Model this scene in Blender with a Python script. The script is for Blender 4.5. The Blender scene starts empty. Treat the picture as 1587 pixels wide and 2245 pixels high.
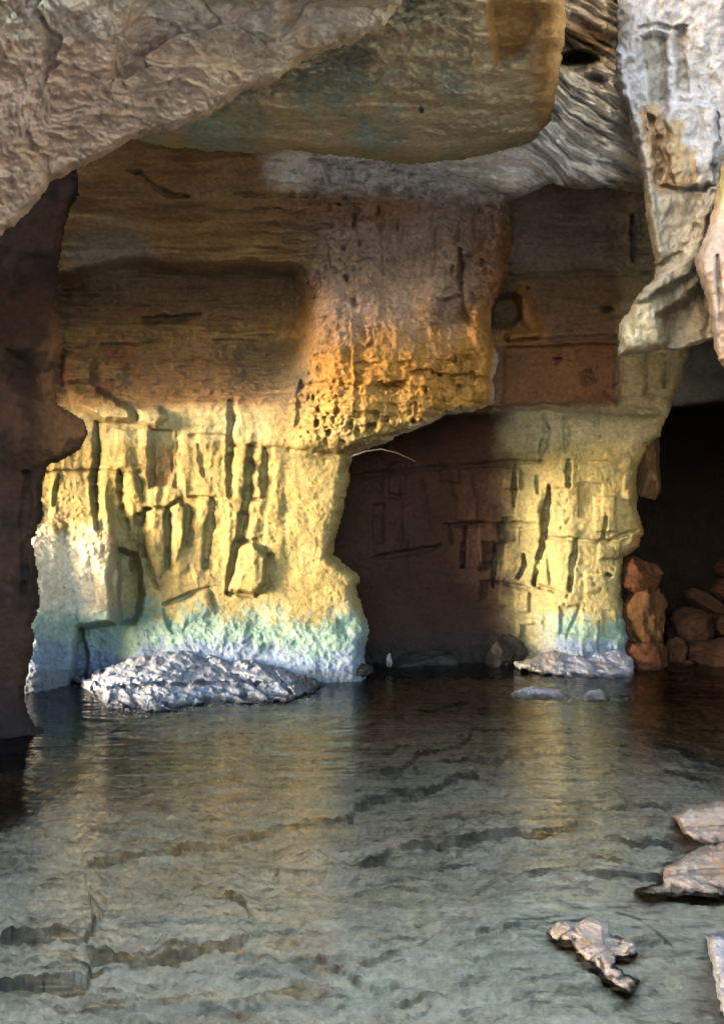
import bpy, math
import numpy as np
from mathutils import Vector, Matrix
sc = bpy.context.scene
C = sc.collection
# ------------------------------------------------------------------ camera model
# the place is built in metres: x right, y into the cave, z up, water at z = 0
F, CX, CY, H = 1750.0, 793.5, 1122.5, 1.7
def unproj(px, py, d):
    return np.stack([(px-CX)/F*d, d, H-(py-CY)/F*d], -1)
def dw(py, z=0.0):                     # distance at which height z shows at row py
    return F*(H-z)/(py-CY)
# ------------------------------------------------------------------ noise
_r = np.random.RandomState(7)
_perm = np.concatenate([_r.permutation(256)]*3).astype(np.int32)
_g = _r.normal(size=(256, 3)); _g /= np.linalg.norm(_g, axis=1)[:, None]
_g = _g.astype(np.float32)
def perlin(p):
    p = np.asarray(p, np.float32); sh = p.shape[:-1]; p = p.reshape(-1, 3)
    i = np.floor(p).astype(np.int32); f = p-i; i &= 255
    u = f*f*f*(f*(f*6-15)+10)
    out = 0
    for dx in (0, 1):
        wx = u[:, 0] if dx else 1-u[:, 0]
        a = _perm[i[:, 0]+dx]
        for dy in (0, 1):
            wy = u[:, 1] if dy else 1-u[:, 1]
            b = _perm[a+i[:, 1]+dy]
            for dz in (0, 1):
                wz = u[:, 2] if dz else 1-u[:, 2]
                g = _g[_perm[b+i[:, 2]+dz]]
                out = out+wx*wy*wz*(g[:, 0]*(f[:, 0]-dx)+g[:, 1]*(f[:, 1]-dy)+g[:, 2]*(f[:, 2]-dz))
    return out.reshape(sh)*1.5
def fbm(p, sc_=1.0, o=4, gain=.5, seed=0., lac=2.03):
    p = np.asarray(p, np.float32)*sc_+seed*7.31; a = 1.; t = 0; n = 0
    for k in range(o):
        t = t+a*perlin(p); n += a; a *= gain; p = p*lac+11.7
    return t/n
def ridged(p, sc_=1.0, o=4, gain=.5, seed=0.):
    p = np.asarray(p, np.float32)*sc_+seed*5.17; a = 1.; t = 0; n = 0
    for k in range(o):
        t = t+a*(1-2*np.abs(perlin(p))); n += a; a *= gain; p = p*2.07+5.3
    return t/n
def worley(p, sc_=1.0, seed=0):
    p = np.asarray(p, np.float32)*sc_; sh = p.shape[:-1]; p = p.reshape(-1, 3)
    i = np.floor(p).astype(np.int32); f = p-i
    best = np.full(len(p), 9., np.float32); sec = best.copy(); val = np.zeros(len(p), np.float32)
    for dx in (-1, 0, 1):
        for dy in (-1, 0, 1):
            for dz in (-1, 0, 1):
                h = _perm[(_perm[(_perm[(i[:, 0]+dx+seed) & 255]+i[:, 1]+dy) & 255]+i[:, 2]+dz) & 255]
                q = np.stack([_perm[h+1], _perm[h+57], _perm[h+101]], -1)/255.
                r = np.linalg.norm(q+np.array([dx, dy, dz])-f, axis=1).astype(np.float32)
                m = r < best
                sec = np.where(m, best, np.minimum(sec, r))
                val = np.where(m, h/255., val); best = np.where(m, r, best)
    return best.reshape(sh), sec.reshape(sh), val.reshape(sh)
def ss(a, b, x):
    t = np.clip((x-a)/(b-a), 0, 1); return t*t*(3-2*t)
def lerp(a, b, t): return a+(b-a)*t
# ------------------------------------------------------------------ 2-d feature helpers
def segd(PX, PY, a, b):
    ax, ay = a; bx, by = b; vx, vy = bx-ax, by-ay
    t = np.clip(((PX-ax)*vx+(PY-ay)*vy)/max(vx*vx+vy*vy, 1e-9), 0, 1)
    return np.hypot(PX-ax-t*vx, PY-ay-t*vy)
def lined(PX, PY, pts):
    d = None
    for a, b in zip(pts[:-1], pts[1:]):
        e = segd(PX, PY, a, b); d = e if d is None else np.minimum(d, e)
    return d
def sdf(PX, PY, poly):                  # inside positive
    d = lined(PX, PY, list(poly)+[poly[0]])
    ins = np.zeros(PX.shape, bool)
    n = len(poly)
    for k in range(n):
        x1, y1 = poly[k]; x2, y2 = poly[(k+1) % n]
        if y1 == y2: continue
        c = ((y1 > PY) != (y2 > PY)) & (PX < (x2-x1)*(PY-y1)/(y2-y1)+x1)
        ins ^= c
    return np.where(ins, d, -d)
_mod = {}
def modn(PX, PY):                       # one slow noise per face, to vary a groove along its length
    k = (PX.shape, float(PX[0, 0]), float(PY[0, 0]))
    if k not in _mod: _mod[k] = np.clip(.5+1.5*fbm(np.stack([PX*.035, PY*.035, PX*0], -1), 1, 3, seed=9), 0, 1)
    return _mod[k]
def groove(PX, PY, pts, w, dep, sharp=1.9):
    xs = [p[0] for p in pts]; ys = [p[1] for p in pts]; W = w*2
    m = (PX > min(xs)-W) & (PX < max(xs)+W) & (PY > min(ys)-W) & (PY < max(ys)+W)
    out = np.zeros(PX.shape)
    if not m.any(): return out
    x, y = PX[m], PY[m]; n = modn(PX, PY)[m]
    e = np.minimum(np.hypot(x-xs[0], y-ys[0]), np.hypot(x-xs[-1], y-ys[-1]))
    ww = w*(.7+.5*n)*(.5+.5*np.clip(e/(4*w), 0, 1))
    t = np.clip(1-lined(x, y, pts)/ww, 0, 1)
    out[m] = dep*(.5+.6*n)*np.clip(t*sharp, 0, 1); return out
def blockm(PX, PY, poly, soft=5):
    xs = [p[0] for p in poly]; ys = [p[1] for p in poly]; W = soft
    m = (PX > min(xs)-W) & (PX < max(xs)+W) & (PY > min(ys)-W) & (PY < max(ys)+W)
    out = np.zeros(PX.shape)
    if m.any(): out[m] = ss(-.3*soft, soft, sdf(PX[m], PY[m], list(poly)))
    return out
def interp(x, pts):
    return np.interp(x, [p[0] for p in pts], [p[1] for p in pts])
def warp(PX, PY, amp=5, s=.02, seed=0):
    q = np.stack([PX*s, PY*s, np.full(PX.shape, seed*3.3)], -1)
    return PX+amp*fbm(q, 1, 3, seed=seed), PY+amp*fbm(q, 1, 3, seed=seed+5)
def pn(PX, PY, s, seed=0, o=4, ax=1., ay=1.):      # 2-d noise along the rock face
    return fbm(np.stack([PX*s*ax, PY*s*ay, np.full(PX.shape, seed*1.7)], -1), 1, o, seed=seed)
def hexc(r, g, b):                      # sRGB 0-255 -> linear
    return np.array([((c/255)/12.92 if c/255 <= .04045 else ((c/255+.055)/1.055)**2.4) for c in (r, g, b)])
def mix(c, d, t): return c*(1-t[..., None])+np.asarray(d)*t[..., None]
# ------------------------------------------------------------------ object helpers
def tag(o, label=None, cat=None, group=None, kind=None):
    if label: o['label'] = label
    if cat: o['category'] = cat
    if group: o['group'] = group
    if kind: o['kind'] = kind
    return o
def mesh_obj(name, verts, quads, col=None, mat=None, parent=None, tris=None, smooth=True, base=None):
    verts = np.asarray(verts, np.float64).reshape(-1, 3)
    if base is None:
        base = np.array([verts[:, 0].mean(), verts[:, 1].mean(), verts[:, 2].min()])
    me = bpy.data.meshes.new(name)
    v = verts-base
    nq = 0 if quads is None else len(quads); nt = 0 if tris is None else len(tris)
    me.vertices.add(len(v)); me.vertices.foreach_set('co', v.astype(np.float32).ravel())
    loops = np.concatenate([np.asarray(a, np.int32).ravel() for a in (quads, tris) if a is not None])
    me.loops.add(len(loops)); me.loops.foreach_set('vertex_index', loops)
    me.polygons.add(nq+nt)
    starts = np.concatenate([np.arange(nq)*4, nq*4+np.arange(nt)*3]).astype(np.int32)
    me.polygons.foreach_set('loop_start', starts)
    me.polygons.foreach_set('use_smooth', np.full(nq+nt, smooth))
    me.update(calc_edges=True); me.validate()
    if col is not None:
        at = me.color_attributes.new('albedo', 'FLOAT_COLOR', 'POINT')
        col = col.reshape(-1, 3); col = col*np.minimum(1, .86/np.maximum(col.max(1), 1e-6))[:, None]
        c4 = np.ones((len(v), 4), np.float32); c4[:, :3] = np.clip(col.reshape(-1, 3), 0.004, .88)
        at.data.foreach_set('color', c4.ravel())
    o = bpy.data.objects.new(name, me); C.objects.link(o); o.location = base
    if mat: me.materials.append(mat)
    if parent:
        o.parent = parent; o.matrix_parent_inverse = Matrix.Translation(parent.location).inverted()
    return o
def patch(name, box, step, dfun, colf, mat, outline=None, R=30, T=.3, jit=5, jits=.03, rough=None, skirt=.8, cap=False, parent=None, shrink=.0, K=.66):
    """a rock face: a fine grid over its own outline, each point at its own distance, with rounded edges and thickness"""
    x0, x1, y0, y1 = box
    xs = np.arange(x0, x1+step*.5, step); ys = np.arange(y0, y1+step*.5, step)
    PX, PY = np.meshgrid(xs, ys)
    PX = PX.astype(np.float64); PY = PY.astype(np.float64)
    d = dfun(PX, PY)
    s = None
    if outline is not None:
        s = sdf(PX, PY, outline)+jit*pn(PX, PY, jits, seed=(9 if name == "shaded_wall" else len(name)), o=5)*1.6
        e = 1-np.clip(s/R, 0, 1)
        d = d+T*(1-np.sqrt(np.clip(1-e*e, 0, 1)))
    P = unproj(PX, PY, d)
    if rough is not None:
        d = d+rough(P, PX, PY); P = unproj(PX, PY, d)
    col = colf(PX, PY, P)*K
    ny, nx = PX.shape
    idx = np.arange(nx*ny).reshape(ny, nx)
    q = np.stack([idx[:-1, :-1], idx[1:, :-1], idx[1:, 1:], idx[:-1, 1:]], -1).reshape(-1, 4)
    if s is not None:
        m = (s > 0).ravel(); q = q[m[q].all(1)]
    V = P.reshape(-1, 3); cl = col.reshape(-1, 3)
    used = np.unique(q); mp = np.full(len(V), -1); mp[used] = np.arange(len(used))
    V = V[used]; cl = cl[used]; q = mp[q]
    # skirt: the boundary goes on backwards, so the rock has thickness
    e = np.concatenate([q[:, [0, 1]], q[:, [1, 2]], q[:, [2, 3]], q[:, [3, 0]]])
    key = np.sort(e, 1); key = key[:, 0].astype(np.int64)*len(V)+key[:, 1]
    u, inv, cnt = np.unique(key, return_inverse=True, return_counts=True)
    be = e[cnt[inv] == 1]
    if skirt:
        cam = np.array([0, 0, H]); cen = V.mean(0)
        back = lambda A: A+(A-cam)*(skirt/np.maximum(A[:, 1:2], .5))+(cen-A)*shrink
        if cap:
            n = len(V); V2 = np.concatenate([V, back(V)]); cl = np.concatenate([cl, cl])
            q = np.concatenate([q, q[:, ::-1]+n, np.stack([be[:, 1], be[:, 0], be[:, 0]+n, be[:, 1]+n], -1)]); V = V2
        else:
            bu = np.unique(be); mp = np.full(len(V), -1); mp[bu] = np.arange(len(bu))+len(V)
            q = np.concatenate([q, np.stack([be[:, 1], be[:, 0], mp[be[:, 0]], mp[be[:, 1]]], -1)])
            cl = np.concatenate([cl, cl[bu]]); V = np.concatenate([V, back(V[bu])])
    return mesh_obj(name, V, q, cl, mat, parent)
# ------------------------------------------------------------------ materials
def rock_mat(name, rough=.88, bump=1.0, fine=1.0, spec=.25):
    m = bpy.data.materials.new(name); m.use_nodes = True
    nt = m.node_tree; N = nt.nodes; L = nt.links; bs = N['Principled BSDF']
    at = N.new('ShaderNodeAttribute'); at.attribute_name = 'albedo'
    geo = N.new('ShaderNodeNewGeometry')
    def noise(s, det=6, ro=.6):
        n = N.new('ShaderNodeTexNoise'); n.inputs['Scale'].default_value = s; n.inputs['Detail'].default_value = det
        n.inputs['Roughness'].default_value = ro; L.new(geo.outputs['Position'], n.inputs['Vector']); return n
    n1 = noise(3.1, 8, .62); n2 = noise(22, 8, .7); n3 = noise(70*fine, 5, .7)
    def rng(n, a, b, lo=.3, hi=.7):
        r = N.new('ShaderNodeMapRange'); r.inputs[1].default_value = lo; r.inputs[2].default_value = hi
        r.inputs[3].default_value = a; r.inputs[4].default_value = b; L.new(n.outputs[0], r.inputs[0]); return r
    a = rng(n1, .78, 1.2); b = rng(n2, .68, 1.3)
    mu = N.new('ShaderNodeMath'); mu.operation = 'MULTIPLY'; L.new(a.outputs[0], mu.inputs[0]); L.new(b.outputs[0], mu.inputs[1])
    vm = N.new('ShaderNodeVectorMath'); vm.operation = 'SCALE'; L.new(at.outputs['Color'], vm.inputs[0]); L.new(mu.outputs[0], vm.inputs['Scale'])
    L.new(vm.outputs[0], bs.inputs['Base Color'])
    ad = N.new('ShaderNodeMath'); ad.operation = 'MULTIPLY_ADD'; ad.inputs[1].default_value = .45
    L.new(n3.outputs[0], ad.inputs[0]); L.new(n2.outputs[0], ad.inputs[2])
    bu = N.new('ShaderNodeBump'); bu.inputs['Strength'].default_value = .85; bu.inputs['Distance'].default_value = .022*bump
    L.new(ad.outputs[0], bu.inputs['Height']); L.new(bu.outputs[0], bs.inputs['Normal'])
    bs.inputs['Roughness'].default_value = rough; bs.inputs['Specular IOR Level'].default_value = spec
    return m
M_rock = rock_mat('weathered_limestone', spec=.1)
M_near = rock_mat('rough_ceiling_rock', bump=1.3)
M_wet = rock_mat('wet_shore_rock', rough=.6, spec=.2)
M_bed = rock_mat('silty_bed_rock', rough=.8, bump=.9)
def water_mat():
    m = bpy.data.materials.new('rippled_clear_water'); m.use_nodes = True
    nt = m.node_tree; N = nt.nodes; L = nt.links; N.remove(N['Principled BSDF']); out = N['Material Output']
    geo = N.new('ShaderNodeNewGeometry')
    def noise(sx, sy, rot, det, dist=0.):
        mp = N.new('ShaderNodeMapping'); mp.inputs['Scale'].default_value = (sx, sy, 1); mp.inputs['Rotation'].default_value = (0, 0, rot)
        L.new(geo.outputs['Position'], mp.inputs['Vector'])
        n = N.new('ShaderNodeTexNoise'); n.inputs['Scale'].default_value = 1; n.inputs['Detail'].default_value = det
        n.inputs['Distortion'].default_value = dist
        L.new(mp.outputs[0], n.inputs['Vector']); return n
    a = noise(1.5, 6.0, .22, 3, .5); b = noise(5, 19, -.12, 3, .3)
    ad = N.new('ShaderNodeMath'); ad.operation = 'MULTIPLY_ADD'; ad.inputs[1].default_value = .36
    L.new(b.outputs[0], ad.inputs[0]); L.new(a.outputs[0], ad.inputs[2])
    bu = N.new('ShaderNodeBump'); bu.inputs['Strength'].default_value = 1; bu.inputs['Distance'].default_value = WAVE
    L.new(ad.outputs[0], bu.inputs['Height'])
    fr = N.new('ShaderNodeFresnel'); fr.inputs['IOR'].default_value = 1.75; L.new(bu.outputs[0], fr.inputs['Normal'])
    gl = N.new('ShaderNodeBsdfGlossy'); gl.inputs['Roughness'].default_value = .04; L.new(bu.outputs[0], gl.inputs['Normal'])
    tr = N.new('ShaderNodeBsdfTransparent'); tr.inputs['Color'].default_value = (1, .99, .96, 1)
    mx = N.new('ShaderNodeMixShader'); L.new(fr.outputs[0], mx.inputs[0]); L.new(tr.outputs[0], mx.inputs[1]); L.new(gl.outputs[0], mx.inputs[2])
    L.new(mx.outputs[0], out.inputs['Surface'])
    return m
WAVE = .02
M_water = water_mat()
# ------------------------------------------------------------------ palette (rock colours, linear)
YEL = np.array([.225, .178, .070]); OCH = np.array([.34, .17, .042]); BRN = np.array([.20, .125, .065]); DRK = np.array([.095, .062, .045])
GRY = np.array([.33, .30, .25]); WHT = np.array([.86, .82, .80]); PUR = np.array([.42, .30, .26]); GRN = np.array([.22, .23, .17])
TEA = np.array([.135, .235, .215]); LAV = np.array([.135, .17, .265]); RST = np.array([.30, .13, .05]); BLK = np.array([.055, .055, .045])
TAN = np.array([.30, .24, .15])
def basecol(PX, c): return np.ones(PX.shape+(3,))*c
def pits(P, scale, thr, dep, seed=0, sq=(1, 1, 1)):
    f, s, v = worley(P*np.array(sq), scale, seed)
    return dep*ss(thr, thr*.45, f)*(v > .45)
# ================================================================== BACK WALL (carved panel, niche, buttress)
LEFT_GROOVES = [([(212, 925), (212, 1010), (205, 1050), (212, 1158)], 8, .16), ([(262, 1030), (268, 1110), (282, 1185)], 8, .13),
    ([(300, 1035), (312, 1100)], 7, .1), ([(130, 1040), (118, 1110)], 6, .08), ([(505, 880), (505, 965), (502, 1088)], 7, .14),
    ([(550, 975), (541, 1095), (526, 1170), (498, 1298)], 9, .2), ([(582, 985), (578, 1090)], 9, .16), ([(468, 1095), (458, 1180), (450, 1238)], 11, .17),
    ([(303, 1130), (290, 1250)], 9, .16), ([(318, 1115), (311, 1200), (330, 1252), (345, 1287)], 8, .13), ([(318, 1116), (366, 1112)], 5, .08),
    ([(368, 1114), (366, 1245)], 8, .15), ([(370, 1110), (392, 1099), (415, 1112), (407, 1195)], 7, .11), ([(520, 1188), (560, 1186), (590, 1218)], 6, .08),
    ([(590, 1218), (586, 1282), (562, 1306)], 6, .1), ([(562, 1306), (500, 1300)], 5, .07), ([(505, 975), (625, 985), (770, 1000)], 4, .05),
    ([(362, 1326), (458, 1288)], 6, .09), ([(458, 1288), (470, 1330)], 5, .06), ([(386, 945), (384, 1066)], 7, .1), ([(330, 935), (328, 1070)], 6, .08),
    ([(437, 975), (445, 1040)], 7, .07), ([(360, 1340), (380, 1390)], 6, .06), ([(215, 925), (300, 945)], 4, .05), ([(215, 1030), (300, 1040)], 4, .06),
    ([(100, 1035), (210, 1032)], 4, .05), ([(540, 1095), (598, 1095)], 4, .05), ([(415, 1090), (470, 1092)], 4, .05), ([(730, 1125), (755, 1135)], 4, .05), ([(390, 955), (500, 955)], 4, .04)]
def back_d(PX, PY):
    X, Y = warp(PX, PY, 9, .018, 1)
    d = np.full(PX.shape, 8.42)
    d += interp(PY, [(1200, 0), (1420, -.12), (1520, -.25), (1700, -.5)])        # foot runs out
    # ceiling part: comes towards the viewer above row ~560
    ce = np.clip(565-PY-30*pn(PX, PY, .004, 3), 0, 400)
    d -= .0056*np.maximum(ce-20, 0)*interp(PX, [(100, 1.0), (600, 1.), (720, .5), (1200, .35)])
    # buttress swelling
    b = ss(560, 760, X)*ss(380, 640, Y)*ss(1010, 960, Y)
    d -= b*(.30+.20*np.exp(-((Y-830)/130)**2)*np.exp(-((X-880)/190)**2))
    d += ss(930, 1130, X)*ss(1000, 900, Y)*.45
    d -= .16*ss(34, 6, np.abs(X-1052-.05*(Y-760)))*ss(640, 690, Y)*ss(890, 850, Y)
    d += .20*blockm(X, Y, [(955, 655), (1015, 640), (1022, 700), (985, 715), (960, 700)], 12)+.14*blockm(X, Y, [(1000, 545), (1015, 545), (1012, 640), (1000, 640)], 6)
    # dark niche
    nich = blockm(X, Y, [(110, 606), (230, 574), (300, 566), (420, 577), (480, 581), (560, 571), (665, 584), (690, 640), (688, 740), (660, 800), (625, 870), (500, 880), (300, 905), (110, 900)], 34)
    d += .62*nich*interp(PX, [(120, .6), (350, .85), (600, 1.05)])*interp(PY, [(570, 1), (700, .9), (900, .12)])
    d -= .10*nich*blockm(X, Y, [(110, 690), (420, 705), (520, 720), (690, 700), (690, 740), (480, 752), (300, 760), (110, 770)], 18)
    d += groove(X, Y, [(320, 702), (440, 694)], 13, .14)
    # broken blocks at the niche's left end
    for poly, o in () if False else (([(135, 770), (215, 780), (205, 850), (140, 845)], -.16), ([(225, 790), (282, 795), (278, 840), (230, 830)], -.10),
                    ([(150, 850), (210, 845), (290, 895), (300, 930), (230, 925), (160, 895)], -.32), ([(300, 895), (350, 890), (372, 915), (345, 940), (300, 930)], -.30),
                    ([(200, 800), (240, 815), (290, 880), (250, 880)], -.05)):
        d += o*.6*blockm(X, Y, poly, 16)
    # carved panel
    XG, YG = warp(PX, PY, 3.5, .022, 2)
    for pts, w, dep in LEFT_GROOVES: d += groove(XG, YG, pts, w*1.3, dep*.6, 1.8)+groove(XG-w*1.1, YG, pts, w*2.4, dep*.35, 1.2)
    d += .07*ss(900, 960, Y)*ss(1330, 1250, Y)*fbm(np.stack([X*.022, Y*.0045, X*0], -1), 1, 3, seed=77)*ss(700, 600, X)
    d += .09*blockm(X, Y, [(330, 935), (385, 945), (382, 1066), (330, 1070)], 6)
    d -= .05*blockm(X, Y, [(318, 1118), (364, 1116), (364, 1240), (345, 1285), (318, 1235), (312, 1170)], 6)
    d -= .05*blockm(X, Y, [(374, 1112), (392, 1102), (412, 1114), (404, 1196), (385, 1240), (374, 1240)], 6)
    d -= .09*blockm(X, Y, [(522, 1192), (558, 1190), (588, 1222), (582, 1280), (560, 1302), (502, 1298), (508, 1250)], 9)
    d -= .30*blockm(X, Y, [(20, 1040), (225, 1050), (250, 1120), (262, 1190), (247, 1260), (254, 1368), (172, 1382), (160, 1600), (20, 1600)], 16)*ss(1060, 1230, Y+40*pn(PX, PY, .015, 17))
    d -= .34*ss(170, 60, X)*ss(1100, 1300, Y)
    d += .28*blockm(X, Y, [(258, 1195), (300, 1215), (320, 1300), (300, 1370), (258, 1372)], 14)
    d += groove(X, Y, [(178, 1385), (182, 1490)], 20, .14)
    d -= .05*blockm(X, Y, [(365, 1330), (458, 1292), (475, 1335), (400, 1380)], 16)
    d -= .22*ss(1335, 1400, Y+14*pn(PX, PY, .02, 4))*ss(255, 300, X)               # foot ledge
    d += groove(X, Y, [(760, 990), (800, 965), (900, 945)], 8, .05)
    # buttress holes and seams
    XR, YR = warp(PX, PY, 16, .06, 31)
    bz = ss(640, 720, X)*ss(425, 460, Y)*ss(1000, 940, Y)
    d += bz*(.16*fbm(np.stack([X*.018, Y*.005, X*0], -1), 1, 4, seed=78)-.10*ridged(np.stack([X*.012, Y*.009, X*0], -1), 1, 4, seed=79)*ss(860, 1040, X))
    d += .2*np.clip(1.3-np.hypot((XR-850)/42, (YR-849)/12), 0, 1)
    d += .10*np.clip(1.3-np.hypot((X-1035)/34, (Y-792)/13), 0, 1)
    XR, YR = warp(PX, PY, 16, .06, 31)
    for x, y, r in ((848, 922, 8), (818, 930, 6), (905, 922, 7), (1065, 690, 16), (1010, 690, 22), (975, 640, 10), (1020, 570, 14)):
        d += .12*np.clip(1.35-np.hypot(XR-x, YR-y)/r, 0, 1)
    for pts, w, dep in (([(1008, 545), (1002, 610), (1010, 640)], 8, .12), ([(770, 700), (776, 900)], 6, -.05), ([(655, 830), (640, 930)], 8, -.05), ([(950, 470), (950, 600)], 7, .06),
                        ([(780, 800), (1000, 790)], 7, .06), ([(660, 840), (780, 845)], 6, .05), ([(900, 815), (1080, 830)], 8, .09), ([(680, 905), (790, 915)], 7, .05),
                        ([(1050, 650), (1010, 690), (1060, 730)], 9, .08), ([(830, 480), (835, 600)], 8, .04), ([(720, 540), (724, 590)], 5, .08)):
        d += groove(X, Y, pts, w, dep)
    # cracks in the brown vault
    d += groove(X, Y, [(280, 372), (310, 380), (330, 400), (370, 425), (412, 428)], 8, .12)
    for k in range(9):
        y = 425+k*17; x = 520+((k*97) % 160)
        d += groove(X, Y, [(x, y), (x+90, y+6), (x+170, y+2)], 6, .07)
    return d
BACK_OUT = [(-330, 150), (1060, 150), (1240, 300), (1150, 425), (1118, 445), (1122, 540), (1110, 610), (1082, 660), (1075, 720), (1090, 775), (1083, 830), (1086, 886),
            (1040, 905), (980, 912), (900, 948), (840, 975), (772, 1000), (768, 1040), (762, 1090), (742, 1160), (735, 1215), (788, 1262), (786, 1300), (812, 1380),
            (800, 1440), (805, 1480), (815, 1560), (830, 1700), (-330, 1700)]
def back_r(P, PX, PY):
    up = ss(1010, 930, PY)*ss(600, 700, PX); pan = ss(900, 980, PY)*(1-up)
    sm = 1-.45*ss(575, 500, PY)*ss(720, 580, PX)                                  # the brown vault is smooth
    q = P+.05*np.stack([fbm(P, 5, 2, seed=k) for k in (1, 2, 3)], -1)
    n = .07*fbm(P, 1.4, 3, seed=1)+.03*fbm(P, 5, 4, seed=2)
    n -= (.009+.042*up+.002*pan)*ridged(q, 11, 3, seed=3)
    n -= (.005+.015*up+.002*pan)*ridged(q, 30, 3, seed=4, gain=.6)
    st = fbm(P*np.array([1, 1, 7]), 2.2, 4, seed=5)
    n += .05*st*(.35+up*.8)*(1-pan*.7)
    pz = ss(-.15, .25, fbm(P, 1.6, 3, seed=12))
    n += (pits(q, 19, .42, .035, 3)*(.15+.9*up+.16*pan)+pits(q, 7, .42, .11, 9, (1.5, 1, .9))*up)*pz
    foot = ss(1335, 1400, PY)
    n += foot*(-.03*ridged(q, 4, 4, seed=8)+.016*fbm(P, 12, 5, seed=6)-.006*ridged(q, 26, 3, seed=7))
    vb = ss(720, 560, PX)*ss(900, 860, PY)
    n += vb*.085*fbm(P*np.array([.6, .6, 8]), 2.4, 5, seed=17, gain=.6)-vb*ss(575, 600, PY)*.05*ridged(q*np.array([1, 1, 1.6]), 5, 5, seed=18, gain=.6)
    w = ss(600, 700, PX)*ss(455, 415, PY)
    n -= w*(.14*ridged(q*np.array([.8, .8, 5]), 2.2, 4, seed=13)+.05*ridged(q*np.array([1, 1, 3]), 9, 3, seed=14))
    n -= ss(300, 240, PX)*ss(1100, 1180, PY)*(.03*ridged(q, 7, 4, seed=15, gain=.6)+.012*ridged(q, 28, 3, seed=16))
    return n*sm
def back_c(PX, PY, P):
    n = pn(PX, PY, .012, 1); n2 = pn(PX, PY, .05, 2); n3 = pn(PX, PY, .004, 3)
    c = basecol(PX, YEL)
    c = mix(c, TAN, np.clip(.5+1.6*n, 0, 1)*.25)
    c = mix(c, OCH, ss(-.1, .5, n2)*.25)
    yy = PY+70*n+30*n2
    bx = ss(600, 720, PX+40*n)
    # upper buttress: greyish purple over orange
    c = mix(c, OCH, bx*ss(1000, 830, yy)*ss(560, 700, yy)*.92)
    c = mix(c, PUR, bx*ss(800, 640, yy)*.92)
    c = mix(c, RST, bx*ss(980, 1090, PX+50*n2)*ss(420, 520, yy)*ss(760, 640, yy)*.75)
    c = mix(c, np.array([.42, .22, .065]), bx*ss(60, 15, np.abs(PX-1045)+20*n2)*ss(640, 700, PY)*ss(900, 860, PY)*.7)
    c = mix(c, RST, ss(480, 600, PX+60*n)*ss(1000, 860, PX)*ss(400, 440, PY+20*n2)*ss(520, 470, PY+30*n)*.65)
    # vault: brown, niche: dark brown with a grey-black corner
    va = ss(720, 560, PX+60*n)*ss(960, 880, yy)
    c = mix(c, np.array([.29, .185, .10]), va)
    c = mix(c, np.array([.34, .215, .095]), va*ss(450, 520, PY)*ss(585, 560, PY)*ss(250, 420, PX)*.9)
    bed_ = pn(PX, PY, .012, 44, o=5, ax=.5, ay=4.)
    c = mix(c, np.array([.12, .075, .045]), va*ss(.05, .3, bed_)*.6); c = mix(c, np.array([.32, .205, .10]), va*ss(.05, .3, -bed_)*.5)
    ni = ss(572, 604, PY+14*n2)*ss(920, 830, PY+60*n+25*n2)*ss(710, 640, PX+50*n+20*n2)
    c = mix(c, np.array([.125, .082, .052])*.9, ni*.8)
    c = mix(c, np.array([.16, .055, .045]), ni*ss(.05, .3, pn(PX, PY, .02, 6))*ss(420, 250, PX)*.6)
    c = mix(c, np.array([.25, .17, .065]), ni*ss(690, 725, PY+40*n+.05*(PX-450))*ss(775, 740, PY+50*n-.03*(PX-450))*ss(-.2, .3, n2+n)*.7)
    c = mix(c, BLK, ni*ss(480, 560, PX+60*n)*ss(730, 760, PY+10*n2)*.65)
    c = mix(c, GRY*.8, ss(120, 60, np.hypot(PX-240, (PY-545)*1.4)+50*n2)*.6)
    # white salt on the strata
    wh = ss(560, 640, PX+50*n)*ss(455, 400, PY-.05*PX+50+30*n2)
    c = mix(c, WHT, wh*.92)
    c = mix(c, np.array([.20, .12, .09]), wh*ss(.12, .3, pn(PX, PY, .02, 8, ay=4))*.6)
    # pale crust along the buttress' broken lower edge
    c = mix(c, np.array([.50, .45, .40]), ss(16, 4, lined(PX+9*n2, PY+9*n, [(772, 1000), (840, 975), (900, 948), (980, 912), (1040, 905), (1086, 886), (1083, 830), (1090, 775)]))*.75)
    c = mix(c, BRN, blockm(PX, PY, [(325, 930), (388, 940), (385, 1068), (326, 1074)], 8)*.7)
    c = mix(c, np.array([.40, .37, .22]), ss(640, 560, PX)*ss(880, 905, PY+10*n)*ss(990, 950, PY+20*n)*.6)
    # teal and blue-lavender bands along the water
    f = PY+60*n+55*n2-22*ss(520, 660, PX)*ss(800, 700, PX)
    t1 = ss(1310, 1365, f); t2 = ss(1385, 1440, f)
    w = ss(300, 150, PX)
    c = mix(c, np.array([.62, .57, .47]), w*ss(1130, 1220, f)*.85)  # overexposed glare at far left painted in as a whiter albedo
    c = mix(c, TEA, t1*.85); c = mix(c, LAV, t2*.9)
    c = mix(c, np.array([.10, .11, .12]), ss(1460, 1478, PY+8*n2)*.7)
    return c
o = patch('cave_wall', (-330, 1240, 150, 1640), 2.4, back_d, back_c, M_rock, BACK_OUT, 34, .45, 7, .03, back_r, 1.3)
tag(o, 'carved yellow cave wall with vertical chisel slots, sunlit above the pool on the left', 'rock wall', kind='thing')
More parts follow.
